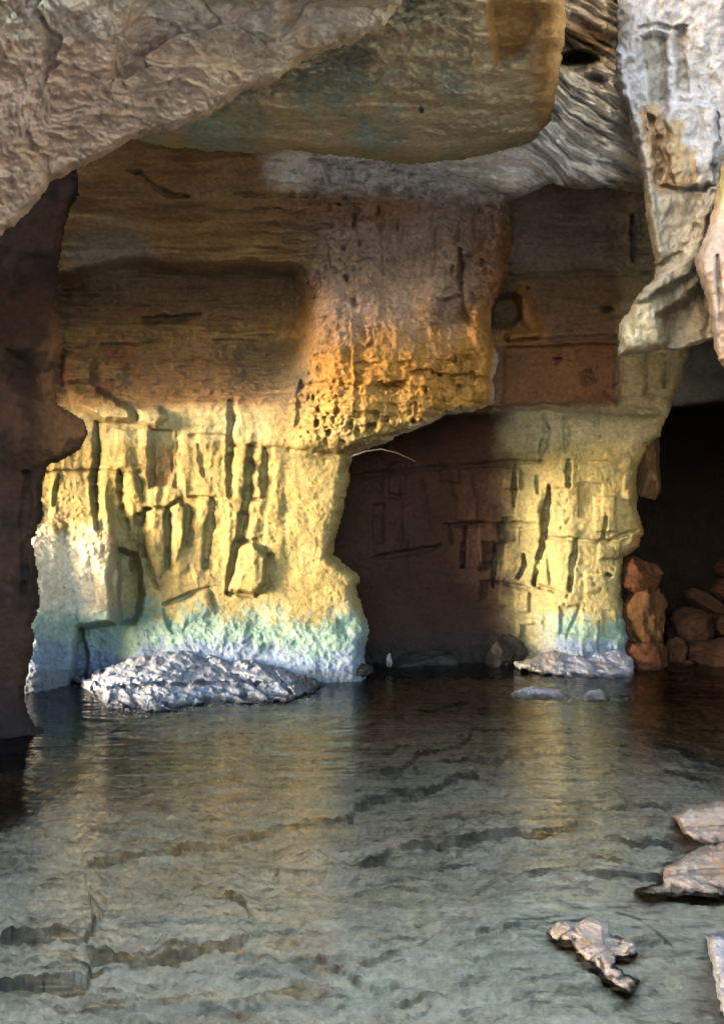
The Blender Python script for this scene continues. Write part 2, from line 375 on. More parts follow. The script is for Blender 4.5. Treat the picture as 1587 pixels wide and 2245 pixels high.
# ================================================================== RIGHT WALL (block wall in the recess, sunlit pillar)
RG = [([(770, 1045), (1000, 1022), (1172, 1012)], 6, .07), ([(1172, 1012), (1330, 1010)], 4, .04), ([(820, 1222), (900, 1212), (965, 1196)], 7, .1), ([(975, 1150), (1172, 1150)], 6, .08),
      ([(1130, 1022), (1127, 1110)], 6, .1), ([(1192, 905), (1195, 960), (1184, 1012)], 8, .10), ([(1240, 915), (1240, 990)], 8, .08), ([(1247, 1010), (1246, 1062)], 10, .13),
      ([(1204, 1068), (1192, 1180), (1170, 1280)], 9, .18), ([(1195, 1178), (1330, 1188), (1400, 1160)], 5, .08), ([(1262, 1186), (1255, 1240), (1248, 1292)], 8, .14),
      ([(1168, 1282), (1216, 1296)], 7, .1), ([(1020, 1155), (1014, 1245)], 6, .08), ([(1086, 1195), (1080, 1285)], 6, .09), ([(1147, 1218), (1150, 1240), (1136, 1266)], 7, .12),
      ([(982, 1150), (990, 1190)], 5, .06), ([(1010, 1245), (1080, 1250)], 4, .05), ([(1085, 1278), (1160, 1290)], 4, .05), ([(1176, 1045), (1180, 1080)], 7, .08), ([(1328, 1135), (1322, 1180)], 6, .1),
      ([(1310, 900), (1306, 935)], 6, .07), ([(1350, 760), (1350, 890)], 6, .1), ([(1415, 780), (1412, 870)], 5, .06), ([(1110, 750), (1350, 738)], 6, .07), ([(1385, 470), (1385, 570)], 8, .16),
      ([(1120, 605), (1420, 598)], 7, .06), ([(1455, 785), (1452, 850)], 6, .06), ([(925, 1050), (940, 1150)], 5, .05), ([(880, 1060), (880, 1200)], 4, .04), ([(1270, 1330), (1240, 1400)], 4, .04)]
def right_d(PX, PY):
    X, Y = warp(PX, PY, 8, .02, 4)
    d = np.full(PX.shape, 9.28)
    d -= .36*ss(1130, 1260, X)*ss(880, 930, Y)                                   # pillar stands a little proud
    d += interp(PY, [(1330, 0), (1440, -.18), (1520, -.35), (1700, -.7)])
    d -= .10*ss(893, 903, Y+.055*(1180-X))                                       # ledge line
    d += groove(X, Y, [(1080, 893), (1480, 868)], 6, -.06)
    d -= .25*ss(700, 560, Y); d -= .0045*np.clip(470-PY, 0, 400)
    d += .10*blockm(X, Y, [(1105, 760), (1348, 748), (1345, 885), (1100, 890)], 8)
    d += .22*blockm(X, Y, [(1070, 655), (1120, 640), (1145, 650), (1148, 700), (1120, 718), (1070, 720)], 14)-.14*ss(22, 4, lined(X, Y, [(1142, 645), (1158, 700), (1176, 730), (1120, 738)]))
    XG, YG = warp(PX, PY, 3, .02, 2)
    for pts, w, dep in RG: d += groove(XG, YG, pts, w*1.25, dep, 1.8)
    XR, YR = warp(PX, PY, 14, .07, 33)
    for x, y, r in ((1288, 832, 14), (1222, 790, 6), (1330, 1262, 6), (1150, 640, 10), (1330, 680, 9)):
        d += .14*np.clip(1.35-np.hypot(XR-x, YR-y)/r, 0, 1)
    rng = np.random.RandomState(2)
    for k in range(46):                                                           # shallow block relief
        x = rng.uniform(800, 1400); y = rng.uniform(1000, 1420); w = rng.uniform(25, 60); h = rng.uniform(40, 90)
        d += rng.uniform(-.06, .06)*blockm(X, Y, [(x, y), (x+w, y), (x+w, y+h), (x, y+h)], 5)
    return d
RIGHT_OUT = [(640, 250), (1640, 250), (1640, 640), (1560, 720), (1508, 770), (1490, 850), (1470, 900), (1440, 965), (1408, 1010), (1398, 1060), (1398, 1125), (1412, 1160),
             (1398, 1200), (1372, 1225), (1366, 1300), (1374, 1380), (1384, 1440), (1390, 1500), (1400, 1600), (1400, 1700), (640, 1700)]
def right_r(P, PX, PY):
    n = .06*fbm(P, 1.3, 3, seed=11)+.03*fbm(P, 5, 4, seed=12)-.014*ridged(P, 14, 3, seed=13)
    q = P+.05*np.stack([fbm(P, 5, 2, seed=k) for k in (1, 2, 3)], -1)
    n += pits(q, 15, .38, .035, 5, (1, 1, .8))*ss(1130, 1230, PX)*ss(-.1, .3, fbm(P, 1.6, 3, seed=12))-.007*ridged(q, 30, 3, seed=4)
    n += ss(880, 700, PY)*.05*fbm(P*np.array([1, 1, 6]), 2, 4, seed=14)
    n += ss(1400, 1440, PY)*(.07*ridged(P, 6, 4, seed=15)+.03*fbm(P, 14, 3, seed=3))
    n += ss(1320, 1400, PX)*.06*ridged(P, 5, 4, seed=16)
    return n
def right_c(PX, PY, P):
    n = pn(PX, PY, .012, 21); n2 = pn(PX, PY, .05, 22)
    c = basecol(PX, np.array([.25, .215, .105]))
    c = mix(c, YEL, np.clip(.5+1.5*n, 0, 1)*.6)
    c = mix(c, np.array([.28, .26, .19]), ss(1010, 930, PY+25*n)*.7)
    c = mix(c, np.array([.027, .0125, .0085]), ss(1190, 1070, PX+50*n))  # recess shadow painted in: wall albedo turned near-black here
    c = mix(c, np.array([.15, .10, .068]), ss(905, 890, PY+.055*(PX-1180)+4*n2)*ss(1380, 1340, PX+15*n2))
    c = mix(c, np.array([.15, .072, .04]), blockm(PX, PY, [(1095, 755), (1350, 745), (1348, 886), (1090, 890)], 8)*.8)
    c = mix(c, np.array([.24, .205, .18]), ss(620, 560, PY+30*n)*.7)
    c = mix(c, np.array([.34, .17, .055]), ss(1375, 1400, PX+25*n2)*ss(1100, 1220, PY+40*n)*.85)
    c = mix(c, np.array([.36, .17, .05]), ss(30, 10, lined(PX+16*n2, PY+16*n, [(1142, 645), (1158, 700), (1176, 730), (1110, 742)]))*.6)
    f = PY+40*n+45*n2
    lf = ss(1165, 1225, PX+15*n2)
    c = mix(c, TEA, lf*ss(1335, 1375, f)*.8); c = mix(c, LAV, lf*ss(1400, 1430, f)*.9)
    c = mix(c, np.array([.27, .25, .2]), ss(1300, 1420, f)*ss(1240, 1190, PX)*ss(1150, 1185, PX)*.6)
    c = mix(c, np.array([.018, .015, .014]), ss(1330, 1430, f)*ss(1160, 1110, PX))  # recess foot, darkest of the painted shade
    return c
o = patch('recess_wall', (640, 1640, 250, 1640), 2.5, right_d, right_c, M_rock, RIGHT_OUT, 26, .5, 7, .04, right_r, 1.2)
tag(o, 'cut-block cave wall, dark in the recess and sunlit along its right pillar', 'rock wall', kind='thing')
# ================================================================== STRATA CEILING (white, layered)
def strata_d(PX, PY):
    X, Y = warp(PX, PY, 14, .01, 6)
    d = F*3.45/np.maximum(CY-PY, 200)*1.0
    d = np.minimum(d, 8.9)
    d = lerp(d, 6.75+.0022*PY, ss(1000, 1230, PX))
    sx = (Y-(X-1000)*interp(PX, [(600, .06), (1150, .12), (1250, .42), (1450, .5)]))
    sx = sx+15*pn(PX, PY, .006, 61)
    q = np.stack([X*.0045, sx*.019, X*0], -1)
    amp = interp(PX, [(600, .35), (1100, .5), (1250, 1.)])
    d -= amp*(.24*ridged(q, 1, 3, seed=62, gain=.42)+.16*fbm(q*np.array([1.6, 2.6, 1]), 1, 3, seed=63))
    d += .10*ss(.05, .25, fbm(q*np.array([2.5, 3.2, 1]), 1, 3, seed=64))*amp
    d += .9*ss(1330, 1480, PX)
    d += .5*np.clip(1.3-np.hypot((X-1265)/45, (Y-130)/16), 0, 1)+.35*np.clip(1.3-np.hypot((X-1310)/22, (Y-172)/12), 0, 1)
    return d
def strata_r(P, PX, PY): return .05*fbm(P, 3, 4, seed=31)-.035*ridged(P, 9, 4, seed=32)
def strata_c(PX, PY, P):
    X, Y = warp(PX, PY, 14, .01, 6)
    sx = Y-(X-1000)*interp(X, [(600, .06), (1150, .12), (1250, .42), (1450, .5)])
    bd = fbm(np.stack([X*.007, (sx+15*pn(X, Y, .006, 61))*.045, X*0], -1), 1, 4, seed=66)
    n = pn(PX, PY, .015, 31); n2 = pn(PX, PY, .05, 32, ay=2.2)
    c = basecol(PX, WHT); c = mix(c, np.array([.58, .52, .49]), ss(.0, .35, n+.5*n2)*.5)
    c = mix(c, np.array([.20, .15, .12]), ss(.10, .25, bd)*.55)                      # darker beds between the white ones
    c = mix(c, np.array([.27, .17, .09]), ss(80, 30, np.hypot((PX-1275)/1.3, PY-95)+30*n2)*.9)
    c = mix(c, np.array([.22, .18, .15]), ss(.25, .45, n2)*.5)
    c = mix(c, BLK, ss(30, 10, np.hypot((PX-1265)/1.8, PY-130)+10*n2)*.8)
    c = mix(c, np.array([.30, .28, .24]), ss(370, 420, PY+40*n2)*ss(1100, 1200, PX))
    return c
o = patch('strata_ceiling', (540, 1700, -260, 455), 2.8, strata_d, strata_c, M_rock, [(545, -60), (1560, -60), (1560, 40), (1500, 60), (1480, 415), (1400, 425), (1330, 412), (1260, 418), (1210, 402), (1150, 432), (1080, 424), (1000, 440), (545, 460)], rough=strata_r, skirt=1.3, K=1.)
tag(o, 'white salt-crusted layered rock of the upper vault', 'cave ceiling', kind='structure')
# ================================================================== MIDDLE CEILING SLAB
def slab_d(PX, PY):
    X, Y = warp(PX, PY, 20, .008, 8)
    d = F*2.92/np.maximum(CY-PY, 200)
    d += .08*np.abs(((Y-.10*X)/70 % 1)-.5)*2*.6
    d += .10*blockm(X, Y, [(1060, -400), (1190, -400), (1185, 60), (1150, 120), (1090, 150), (1070, 60)], 18)
    for x, y in ((925, 246), (655, 322), (640, 330), (800, 335)): d += .12*np.clip(1.4-np.hypot(X-x, Y-y)/6, 0, 1)
    return d
SLAB_OUT = [(150, 250), (250, 292), (345, 320), (450, 333), (560, 338), (640, 330), (720, 342), (800, 352), (890, 360), (970, 358), (1050, 346), (1130, 325), (1180, 302), (1205, 265),
            (1222, 200), (1230, 150), (1243, 60), (1236, -20), (1240, -130), (150, -130)]
def slab_r(P, PX, PY):
    up = ss(260, 120, PY)*ss(1080, 1030, PX)
    return (.05*fbm(P, 2, 3, seed=41)+(-.03-.06*up)*ridged(P, 7, 5, seed=42, gain=.6)+.03*fbm(P*np.array([1, 3, 1]), 5, 4, seed=43))*ss(1230, 1120, PX)+.02*fbm(P, 5, 3)
def slab_c(PX, PY, P):
    n = pn(PX, PY, .01, 41); n2 = pn(PX, PY, .045, 42, ay=2)
    c = basecol(PX, np.array([.31, .25, .16]))
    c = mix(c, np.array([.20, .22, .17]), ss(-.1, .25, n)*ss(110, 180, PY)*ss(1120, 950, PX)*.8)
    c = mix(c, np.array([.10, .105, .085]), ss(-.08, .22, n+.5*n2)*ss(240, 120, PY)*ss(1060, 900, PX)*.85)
    c = mix(c, np.array([.50, .44, .30]), ss(.0, .25, pn(PX, PY, .03, 46, o=5, ay=2.5))*ss(330, 150, PY)*.75)
    c = mix(c, np.array([.19, .25, .23]), ss(-.15, .15, pn(PX, PY, .009, 47))*ss(160, 200, PY+.1*PX-60)*ss(1080, 900, PX)*.7)
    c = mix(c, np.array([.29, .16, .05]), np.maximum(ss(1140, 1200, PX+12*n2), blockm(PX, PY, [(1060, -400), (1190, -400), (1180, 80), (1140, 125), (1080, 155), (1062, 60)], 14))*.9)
    c = mix(c, np.array([.17, .09, .03]), ss(1180, 1210, PX)*ss(.0, .3, n)*.5)
    c = mix(c, np.array([.33, .27, .14]), ss(320, 350, PY)*.5)
    return c
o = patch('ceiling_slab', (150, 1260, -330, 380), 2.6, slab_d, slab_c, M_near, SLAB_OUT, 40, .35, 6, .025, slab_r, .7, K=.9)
tag(o, 'smooth green-grey and brown rock slab hanging under the vault, orange along its rounded rim', 'ceiling slab', kind='thing')
# ================================================================== NEAR CEILING (rough overhang, top left)
NEAR_EDGE = [(-700, 800), (-200, 640), (0, 522), (40, 490), (90, 438), (110, 402), (170, 372), (230, 345), (280, 312), (310, 300), (380, 288), (450, 262), (500, 232), (532, 205), (600, 188), (640, 152), (690, 122), (780, 92), (850, 52), (880, 10), (900, -60), (980, -250)]
NEAR_OUT = NEAR_EDGE+[(980, -160), (-700, -160)]
def near_d(PX, PY):
    X, Y = warp(PX, PY, 16, .01, 10)
    ey = interp(PX, NEAR_EDGE)
    d = interp(PX, [(-700, 4.9), (0, 5.0), (300, 4.9), (500, 4.8), (860, 4.35), (1000, 4.2)])
    up = np.clip(ey-PY, 0, 900)
    d = d-.0034*up+.0000012*up*up
    d += .12*ss(90, 60, np.abs(Y-40-.05*X))*ss(250, 400, X)
    return d
def near_r(P, PX, PY):
    q = P+.10*np.stack([fbm(P, 2.5, 3, seed=k) for k in (54, 55, 56)], -1)
    up = ss(300, 60, PY+.12*PX)
    a = q*np.array([.75, .9, 2.6])                                               # flakes lie along the bedding
    n = .08*fbm(P, 1.3, 3, seed=51)
    n -= (1-.5*up)*(.075*ridged(a, 3.2, 5, seed=52, gain=.58)+.030*ridged(a, 10, 4, seed=53, gain=.6))
    f, s, v = worley(q*np.array([.8, 1, 1.5]), 3.4, 2)
    n += .10*(v-.5)*(.25+1.2*up)-.05*up*ridged(q, 6, 4, seed=58)
    return n
def near_c(PX, PY, P):
    n = pn(PX, PY, .008, 51); n2 = pn(PX, PY, .04, 52)
    c = basecol(PX, np.array([.46, .36, .29]))
    c = mix(c, np.array([.43, .305, .26]), ss(450, 150, PX+120*n)*.8)
    c = mix(c, np.array([.50, .46, .33]), ss(450, 750, PX+100*n)*.5)
    c = mix(c, np.array([.54, .50, .46]), ss(140, 40, PY+40*n2)*.6)
    c = mix(c, np.array([.22, .17, .12]), ss(.1, .35, n2)*.5)
    c = mix(c, np.array([.42, .27, .17]), ss(.1, .3, pn(PX, PY, .012, 57))*.4)
    return c
o = patch('rock_overhang', (-560, 980, -360, 700), 2.6, near_d, near_c, M_near, NEAR_OUT, 22, .3, 6, .04, near_r, .7, K=.78)
tag(o, 'rough beige rock overhang sloping across the upper left, nearest the viewer', 'rock overhang', kind='thing')
# ================================================================== LEFT ROCK (dark)
LEFT_OUT = [(-620, 250), (160, 250), (175, 430), (150, 470), (138, 540), (130, 610), (126, 680), (141, 755), (121, 815), (128, 885), (186, 918), (196, 950), (178, 985), (146, 1008), (104, 1026), (97, 1062),
            (96, 1132), (72, 1192), (84, 1240), (90, 1330), (72, 1372), (80, 1392), (62, 1480), (55, 1512), (62, 1560), (82, 1592), (122, 1610), (112, 1650), (60, 1690), (-620, 1760)]
def left_d(PX, PY):
    X, Y = warp(PX, PY, 14, .012, 12)
    d = 6.22-.0011*np.clip(130-PX, 0, 800)-.08*ss(1480, 1620, PY)
    d -= .18*np.exp(-((X-60)/70)**2-((Y-940)/70)**2)+.12*np.exp(-((X-40)/60)**2-((Y-760)/90)**2)
    d += .12*blockm(X, Y, [(10, 760), (80, 770), (95, 880), (20, 850)], 30)
    d += groove(X, Y, [(60, 1040), (55, 1300)], 14, .05)
    return d
def left_r(P, PX, PY): return .07*fbm(P, 1.6, 3, seed=61)+.03*fbm(P, 6, 3, seed=62)-.012*ridged(P, 12, 3, seed=63)
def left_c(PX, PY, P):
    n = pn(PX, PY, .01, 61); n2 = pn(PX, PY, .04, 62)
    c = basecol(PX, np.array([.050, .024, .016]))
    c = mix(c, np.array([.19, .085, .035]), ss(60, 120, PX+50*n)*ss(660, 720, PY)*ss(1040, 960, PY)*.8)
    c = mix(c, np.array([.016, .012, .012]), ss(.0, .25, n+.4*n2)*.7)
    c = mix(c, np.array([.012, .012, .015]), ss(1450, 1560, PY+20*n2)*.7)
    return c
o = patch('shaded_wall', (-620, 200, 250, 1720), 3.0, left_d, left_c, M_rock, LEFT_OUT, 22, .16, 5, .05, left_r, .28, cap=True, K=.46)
tag(o, 'dark brown rock wall at the left edge, in shade beside the sunlit panel', 'rock wall', kind='thing')
# ================================================================== HANGING ROCK (right) and the column in front of it
PEND_OUT = [(1350, -300), (1352, 60), (1350, 110), (1345, 180), (1372, 245), (1393, 330), (1408, 410), (1418, 500), (1436, 590), (1428, 612), (1400, 640), (1372, 688), (1353, 708), (1353, 782),
            (1400, 780), (1452, 770), (1508, 766), (1560, 746), (1640, 720), (1760, 600), (1760, -300)]
def pend_d(PX, PY):
    X, Y = warp(PX, PY, 18, .022, 14)
    d = 6.2-.0013*np.clip(700-PY, 0, 1000)
    d += groove(X, Y, [(1425, 255), (1440, 330), (1448, 405)], 16, .10)                 # left flute
    d += .07*blockm(X, Y, [(1400, 75), (1462, 75), (1465, 235), (1425, 240), (1402, 150)], 16)
    d += .06*blockm(X, Y, [(1472, 55), (1500, 60), (1512, 205), (1480, 205)], 14)
    d -= .08*blockm(X, Y, [(1455, 228), (1568, 228), (1568, 408), (1480, 412), (1458, 330)], 8)
    d += groove(X, Y, [(1450, 412), (1570, 410)], 6, .06)+groove(X, Y, [(1568, 240), (1566, 405)], 5, .05)+groove(X, Y, [(1395, 60), (1500, 60)], 9, .04)
    d += .12*fbm(np.stack([X*.02, Y*.004, X*0], -1), 1, 3, seed=74)
    d += groove(X, Y, [(1440, 575), (1500, 560), (1530, 480), (1560, 420)], 9, .06)-.16*ss(30, 4, lined(X, Y, [(1400, 640), (1500, 590), (1540, 480), (1570, 425)]))-.07*ss(20, 4, lined(X, Y, [(1352, 120), (1380, 240), (1420, 420), (1440, 560)]))
    d += .22*blockm(X, Y, [(1440, 690), (1500, 650), (1545, 610), (1570, 640), (1562, 740), (1450, 768)], 20)
    d -= .14*np.exp(-((X-1415)/50)**2-((Y-690)/60)**2)
    return d
def pend_r(P, PX, PY): return .05*fbm(P, 2.2, 3, seed=71)+.025*fbm(P, 7, 4, seed=72)-.018*ridged(P, 9, 4, seed=73)
def pend_c(PX, PY, P):
    n = pn(PX, PY, .012, 71); n2 = pn(PX, PY, .05, 72)
    c = basecol(PX, np.array([.37, .36, .40]))
    c = mix(c, np.array([.36, .32, .25]), ss(380, 470, PY+40*n)*.85)
    c = mix(c, np.array([.24, .22, .21]), np.maximum(blockm(PX, PY, [(1400, 75), (1465, 75), (1468, 240), (1425, 245)], 8), blockm(PX, PY, [(1470, 55), (1502, 60), (1514, 208), (1478, 208)], 8))*.85)
    c = mix(c, np.array([.34, .22, .10]), ss(40, 12, lined(PX+8*n2, PY+8*n, [(1425, 255), (1440, 330), (1448, 400)]))*.8)
    br = blockm(PX+14*n2, PY+14*n2, [(1455, 265), (1495, 260), (1500, 315), (1525, 330), (1530, 408), (1470, 412), (1458, 330)], 6)
    c = mix(c, np.array([.30, .21, .11]), br*.85)
    c = mix(c, np.array([.58, .55, .42]), ss(70, 25, np.hypot(PX-1400, PY-715)+25*n2)*.7)
    c = mix(c, np.array([.30, .29, .13]), ss(1360, 1352, PX-6*n2)*ss(650, 700, PY)*.6)
    c = mix(c, np.array([.27, .22, .16]), blockm(PX, PY, [(1440, 690), (1500, 650), (1545, 610), (1570, 640), (1562, 740), (1450, 768)], 20)*.6)
    return c
o = patch('hanging_rock', (1320, 1760, -280, 800), 2.4, pend_d, pend_c, M_rock, PEND_OUT, 26, .35, 6, .035, pend_r, 1.5)
tag(o, 'pale grey fluted rock hanging from the roof at upper right, ending in a blunt tip', 'hanging rock', kind='thing')
COL_OUT = [(1900, 300), (1590, 320), (1562, 440), (1546, 515), (1520, 565), (1530, 610), (1546, 655), (1558, 715), (1570, 790), (1590, 815), (1700, 900), (1900, 1000)]
def col_d(PX, PY): return 5.9-.0008*(PX-1520)-.7-.12*np.exp(-((PX-1560)/40)**2-((PY-560)/60)**2)+groove(PX, PY, [(1572, 560), (1584, 800)], 8, .06)
def col_c(PX, PY, P):
    n = pn(PX, PY, .015, 81)
    c = basecol(PX, np.array([.36, .29, .26])); c = mix(c, np.array([.42, .28, .20]), ss(.0, .3, n)*.6)
    return mix(c, np.array([.30, .28, .10]), ss(470, 420, PY)*.6)
o = patch('rock_spur', (1510, 1900, 310, 1000), 3, col_d, col_c, M_rock, COL_OUT, 22, .3, 5, .04, pend_r, .8)
tag(o, 'pinkish rock spur pointing down in front of the hanging rock at the right edge', 'rock spur', kind='thing')
# ================================================================== DARK PASSAGE
def pas_d(PX, PY):
    d = np.full(PX.shape, 13.5)
    d -= 2.6*blockm(PX, PY, [(1300, 300), (2400, 300), (2400, 880), (1560, 890), (1470, 905), (1300, 900)], 8)
    d += groove(PX, PY, [(1480, 830), (1800, 825)], 5, .15)
    return d
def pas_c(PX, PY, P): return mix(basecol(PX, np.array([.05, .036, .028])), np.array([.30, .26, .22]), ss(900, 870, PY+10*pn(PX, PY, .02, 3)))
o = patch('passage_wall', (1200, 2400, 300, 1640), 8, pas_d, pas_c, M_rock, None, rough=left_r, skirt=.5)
tag(o, 'unlit rock at the end of the black passage on the right', 'passage wall', kind='thing')
# ------------------------------------------------------------------ boulders
import bmesh
_ico = {}
def ico(n):
    if n not in _ico:
        bm = bmesh.new(); bmesh.ops.create_icosphere(bm, subdivisions=n, radius=1)
        v = np.array([p.co[:] for p in bm.verts]); f = np.array([[q.index for q in p.verts] for p in bm.faces]); bm.free()
        _ico[n] = (v, f)
    return _ico[n]
def boulder(name, px, py, d, r, label, cat, col, seed, rot=(0, 0, 0), facets=12, cut=.55, rough=.085, group=None, mat=None, n=5, band=None, boxy=0.):
    v, f = ico(n); rs = np.random.RandomState(seed)
    if boxy: v = v/np.power((np.abs(v)**(2+boxy*6)).sum(1), 1/(2+boxy*6))[:, None]
    p = v.copy()
    for k in range(facets):
        q = rs.normal(size=3); q /= np.linalg.norm(q); h = rs.uniform(cut, 1.)
        t = p@q; p = p-np.clip(t-h, 0, None)[:, None]*q*.92
    p = p+v*(rough*3*fbm(v+seed, 1.2, 3)+rough*fbm(v+seed*2, 4, 4)-rough*.6*ridged(v+seed, 5, 3)-rough*.35*ridged(v+seed, 13, 3))[:, None]
    p = p*np.array(r)
    from mathutils import Euler
    p = p@np.array(Euler(rot).to_matrix()).T
    p = p+unproj(np.array(px), np.array(py), np.array(d))
    nn = fbm(v+seed, 2, 4)
    c = np.ones((len(v), 3))*np.array(col); c = c*.62*(1+.7*nn+.5*fbm(v+seed, 9, 3))[:, None]
    if band is not None: c = mix(c, band, ss(.12, .02, p[:, 2]+.04*nn))
    o = mesh_obj(name, p, None, c, mat or M_rock, tris=f)
    return tag(o, label, cat, group)
G = 'boulders heaped in the passage mouth'
RD = (.042, .0175, .0085)
boulder('boulder', 1512, 1378, 9.5, (.29, .3, .27), 'round orange boulder, largest at the foot of the passage', 'boulder', RD, 3, facets=5, cut=.8, group=G)
boulder('boulder', 1478, 1432, 9.2, (.14, .2, .22), 'slim upright boulder between the stacked blocks and the round boulder', 'boulder', RD, 4, rot=(0, .35, 0), group=G)
boulder('boulder', 1545, 1325, 9.9, (.34, .2, .13), 'log-shaped boulder lying slantwise above the round boulder', 'boulder', RD, 5, rot=(0, .62, .2), group=G)
boulder('boulder', 1590, 1292, 10.2, (.22, .22, .15), 'flat-topped boulder above the slanting log-shaped one', 'boulder', RD, 6, rot=(0, .4, 0), group=G)
boulder('boulder', 1600, 1245, 10.4, (.2, .2, .14), 'topmost boulder of the heap, cut by the right edge', 'boulder', RD, 7, rot=(0, .1, 0), group=G)
boulder('boulder', 1588, 1375, 9.6, (.13, .2, .16), 'small boulder wedged right of the round boulder', 'boulder', RD, 8, group=G)
boulder('boulder', 1580, 1450, 9.1, (.40, .35, .27), 'broad pitted boulder low at the waterline of the passage', 'boulder', RD, 9, rough=.09, group=G, cut=.65)
boulder('boulder', 1540, 1415, 9.4, (.13, .14, .12), 'small stone filling the gap below the round boulder', 'boulder', RD, 21, group=G)
boulder('boulder', 1500, 1462, 9.0, (.12, .14, .08), 'little flat stone at the water between the upright boulder and the broad one', 'boulder', RD, 22, group=G)
boulder('boulder', 1556, 1352, 10.0, (.16, .16, .12), 'angular stone tucked under the log-shaped boulder', 'boulder', RD, 23, group=G)
boulder('boulder', 1470, 1385, 10.2, (.12, .14, .14), 'shadowed stone at the back left of the heap', 'boulder', RD, 24, group=G)
G2 = 'blocks stacked against the pillar'
boulder('stone_block', 1396, 1262, 9.0, (.20, .25, .20), 'upper red-brown block in the stack at the pillar corner', 'stone block', (.05, .019, .008), 10, boxy=.35, facets=5, cut=.8, rot=(0, .25, .3), group=G2)
boulder('stone_block', 1400, 1352, 9.0, (.20, .28, .33), 'tall mossy middle block in the stack at the pillar corner', 'stone block', (.06, .03, .011), 11, boxy=.4, facets=5, cut=.85, rot=(0, .06, .3), group=G2)
boulder('stone_block', 1412, 1452, 8.85, (.24, .28, .24), 'lowest orange block in the stack, standing in the water', 'stone block', (.05, .019, .008), 12, boxy=.45, facets=4, cut=.85, rot=(0, .12, .2), group=G2)
boulder('stone_slab', 1470, 1483, 8.6, (.24, .2, .05), 'flat orange slab lying at the water beside the lowest block', 'stone slab', (.05, .019, .008), 13, boxy=.3, facets=3, group=None)
boulder('wedge_stone', 1414, 1030, 9.12, (.20, .24, .46), 'leaf-shaped stone leaning upright on the pillar edge beside the passage', 'stone', (.06, .038, .02), 14, rot=(0, .12, .2), facets=12, cut=.5, rough=.06)
# thin pale root at the buttress tip
def tube(name, pts, r0, r1, mat, col, label, cat, sub=6, ns=7):
    P = np.array([unproj(np.array(float(a)), np.array(float(b)), np.array(float(d))) for a, b, d in pts])
    t = np.linspace(0, len(P)-1, (len(P)-1)*sub+1); P = np.stack([np.interp(t, np.arange(len(P)), P[:, k]) for k in range(3)], -1)
    P = P+.012*np.stack([fbm(P, 9, 3, seed=k) for k in (1, 2, 3)], -1)
    a = np.linspace(0, 2*np.pi, ns, endpoint=False); r = np.linspace(r0, r1, len(P))[:, None, None]
    ring = np.stack([np.cos(a), np.sin(a)*.6, np.sin(a)], -1)[None]
    T = np.gradient(P, axis=0); T /= np.linalg.norm(T, axis=1)[:, None]
    B = np.cross(T, [0, 1, 0]); B /= np.linalg.norm(B, axis=1)[:, None]+1e-9; N2 = np.cross(B, T)
    V = (P[:, None]+r*(np.cos(a)[None, :, None]*B[:, None]+np.sin(a)[None, :, None]*N2[:, None])).reshape(-1, 3)
    i = np.arange(len(P)-1)[:, None]*ns; k = np.arange(ns)[None]; k2 = (k+1) % ns
    q = np.stack([i+k, i+k2, i+ns+k2, i+ns+k], -1).reshape(-1, 4)
    return tag(mesh_obj(name, V, q, np.ones((len(V), 3))*np.array(col), mat), label, cat)
tube('dry_root', [(770, 1000, 8.0), (800, 990, 8.05), (835, 985, 8.1), (868, 992, 8.15), (890, 1002, 8.2), (910, 1012, 8.25)], .010, .003, M_rock, (.11, .085, .06), 'thin dry root trailing from the buttress tip across the dark recess', 'root')
# ------------------------------------------------------------------ rocks in the water
def shore(name, outline, dfun, label, cat, colf, roughamp=.05, R=20, T=.25, step=2.2, jit=5, skirt=.7, mat=None, group=None, rs=6., wet=.045):
    xs = [p[0] for p in outline]; ys = [p[1] for p in outline]
    def rr(P, PX, PY):
        q = P*np.array([1, 1, 2.2])
        f, s, v = worley(P+.04*fbm(P, 6, 2)[..., None], 9, 3)
        q = q@np.array([[.95, 0, .3], [0, 1, 0], [-.3, 0, .95]])
        f2, s2, v2 = worley(P+.03*fbm(P, 14, 2)[..., None], 20, 5)
        return roughamp*(1.7*fbm(P, rs*.4, 3, seed=4)-.9*ridged(q*np.array([.5, 1, 2.4]), rs*.55, 5, seed=R, gain=.5)+.35*fbm(P, rs*3, 5, gain=.6)+.8*(v-.5)
                         +.35*ss(.3, .12, f)*(v > .6)+.22*ss(.40, .15, f2)*(v2 > .6))
    def wetc(PX, PY, P):                                                          # wet dark margin along the water
        c = colf(PX, PY, P); return mix(c, c*.22, ss(wet, wet*.3, P[..., 2]+.03*pn(PX, PY, .05, 99)))
    o = patch(name, (min(xs)-6, max(xs)+6, min(ys)-6, max(ys)+6), step, dfun, wetc, mat or M_wet, outline, R, T, jit, .05, rr, skirt)
    return tag(o, label, cat, group)
def r1c(PX, PY, P):
    n = pn(PX, PY, .03, 91); n2 = pn(PX, PY, .08, 92)
    c = basecol(PX, np.array([.15, .175, .235])); c = mix(c, np.array([.25, .265, .31]), ss(-.1, .3, n)*.6)
    c = mix(c, np.array([.06, .065, .08]), ss(.05, .3, n2)*.6)
    return mix(c, np.array([.035, .03, .03]), ss(610, 690, PX+50*n-.4*(PY-1500))*.9)
R1 = [(160, 1494), (215, 1470), (300, 1440), (345, 1428), (400, 1416), (440, 1428), (480, 1434), (520, 1448), (560, 1440), (600, 1462), (650, 1480), (690, 1488), (712, 1506), (690, 1530), (640, 1545), (560, 1550), (480, 1548), (400, 1562), (330, 1570), (240, 1560), (200, 1535), (188, 1518)]
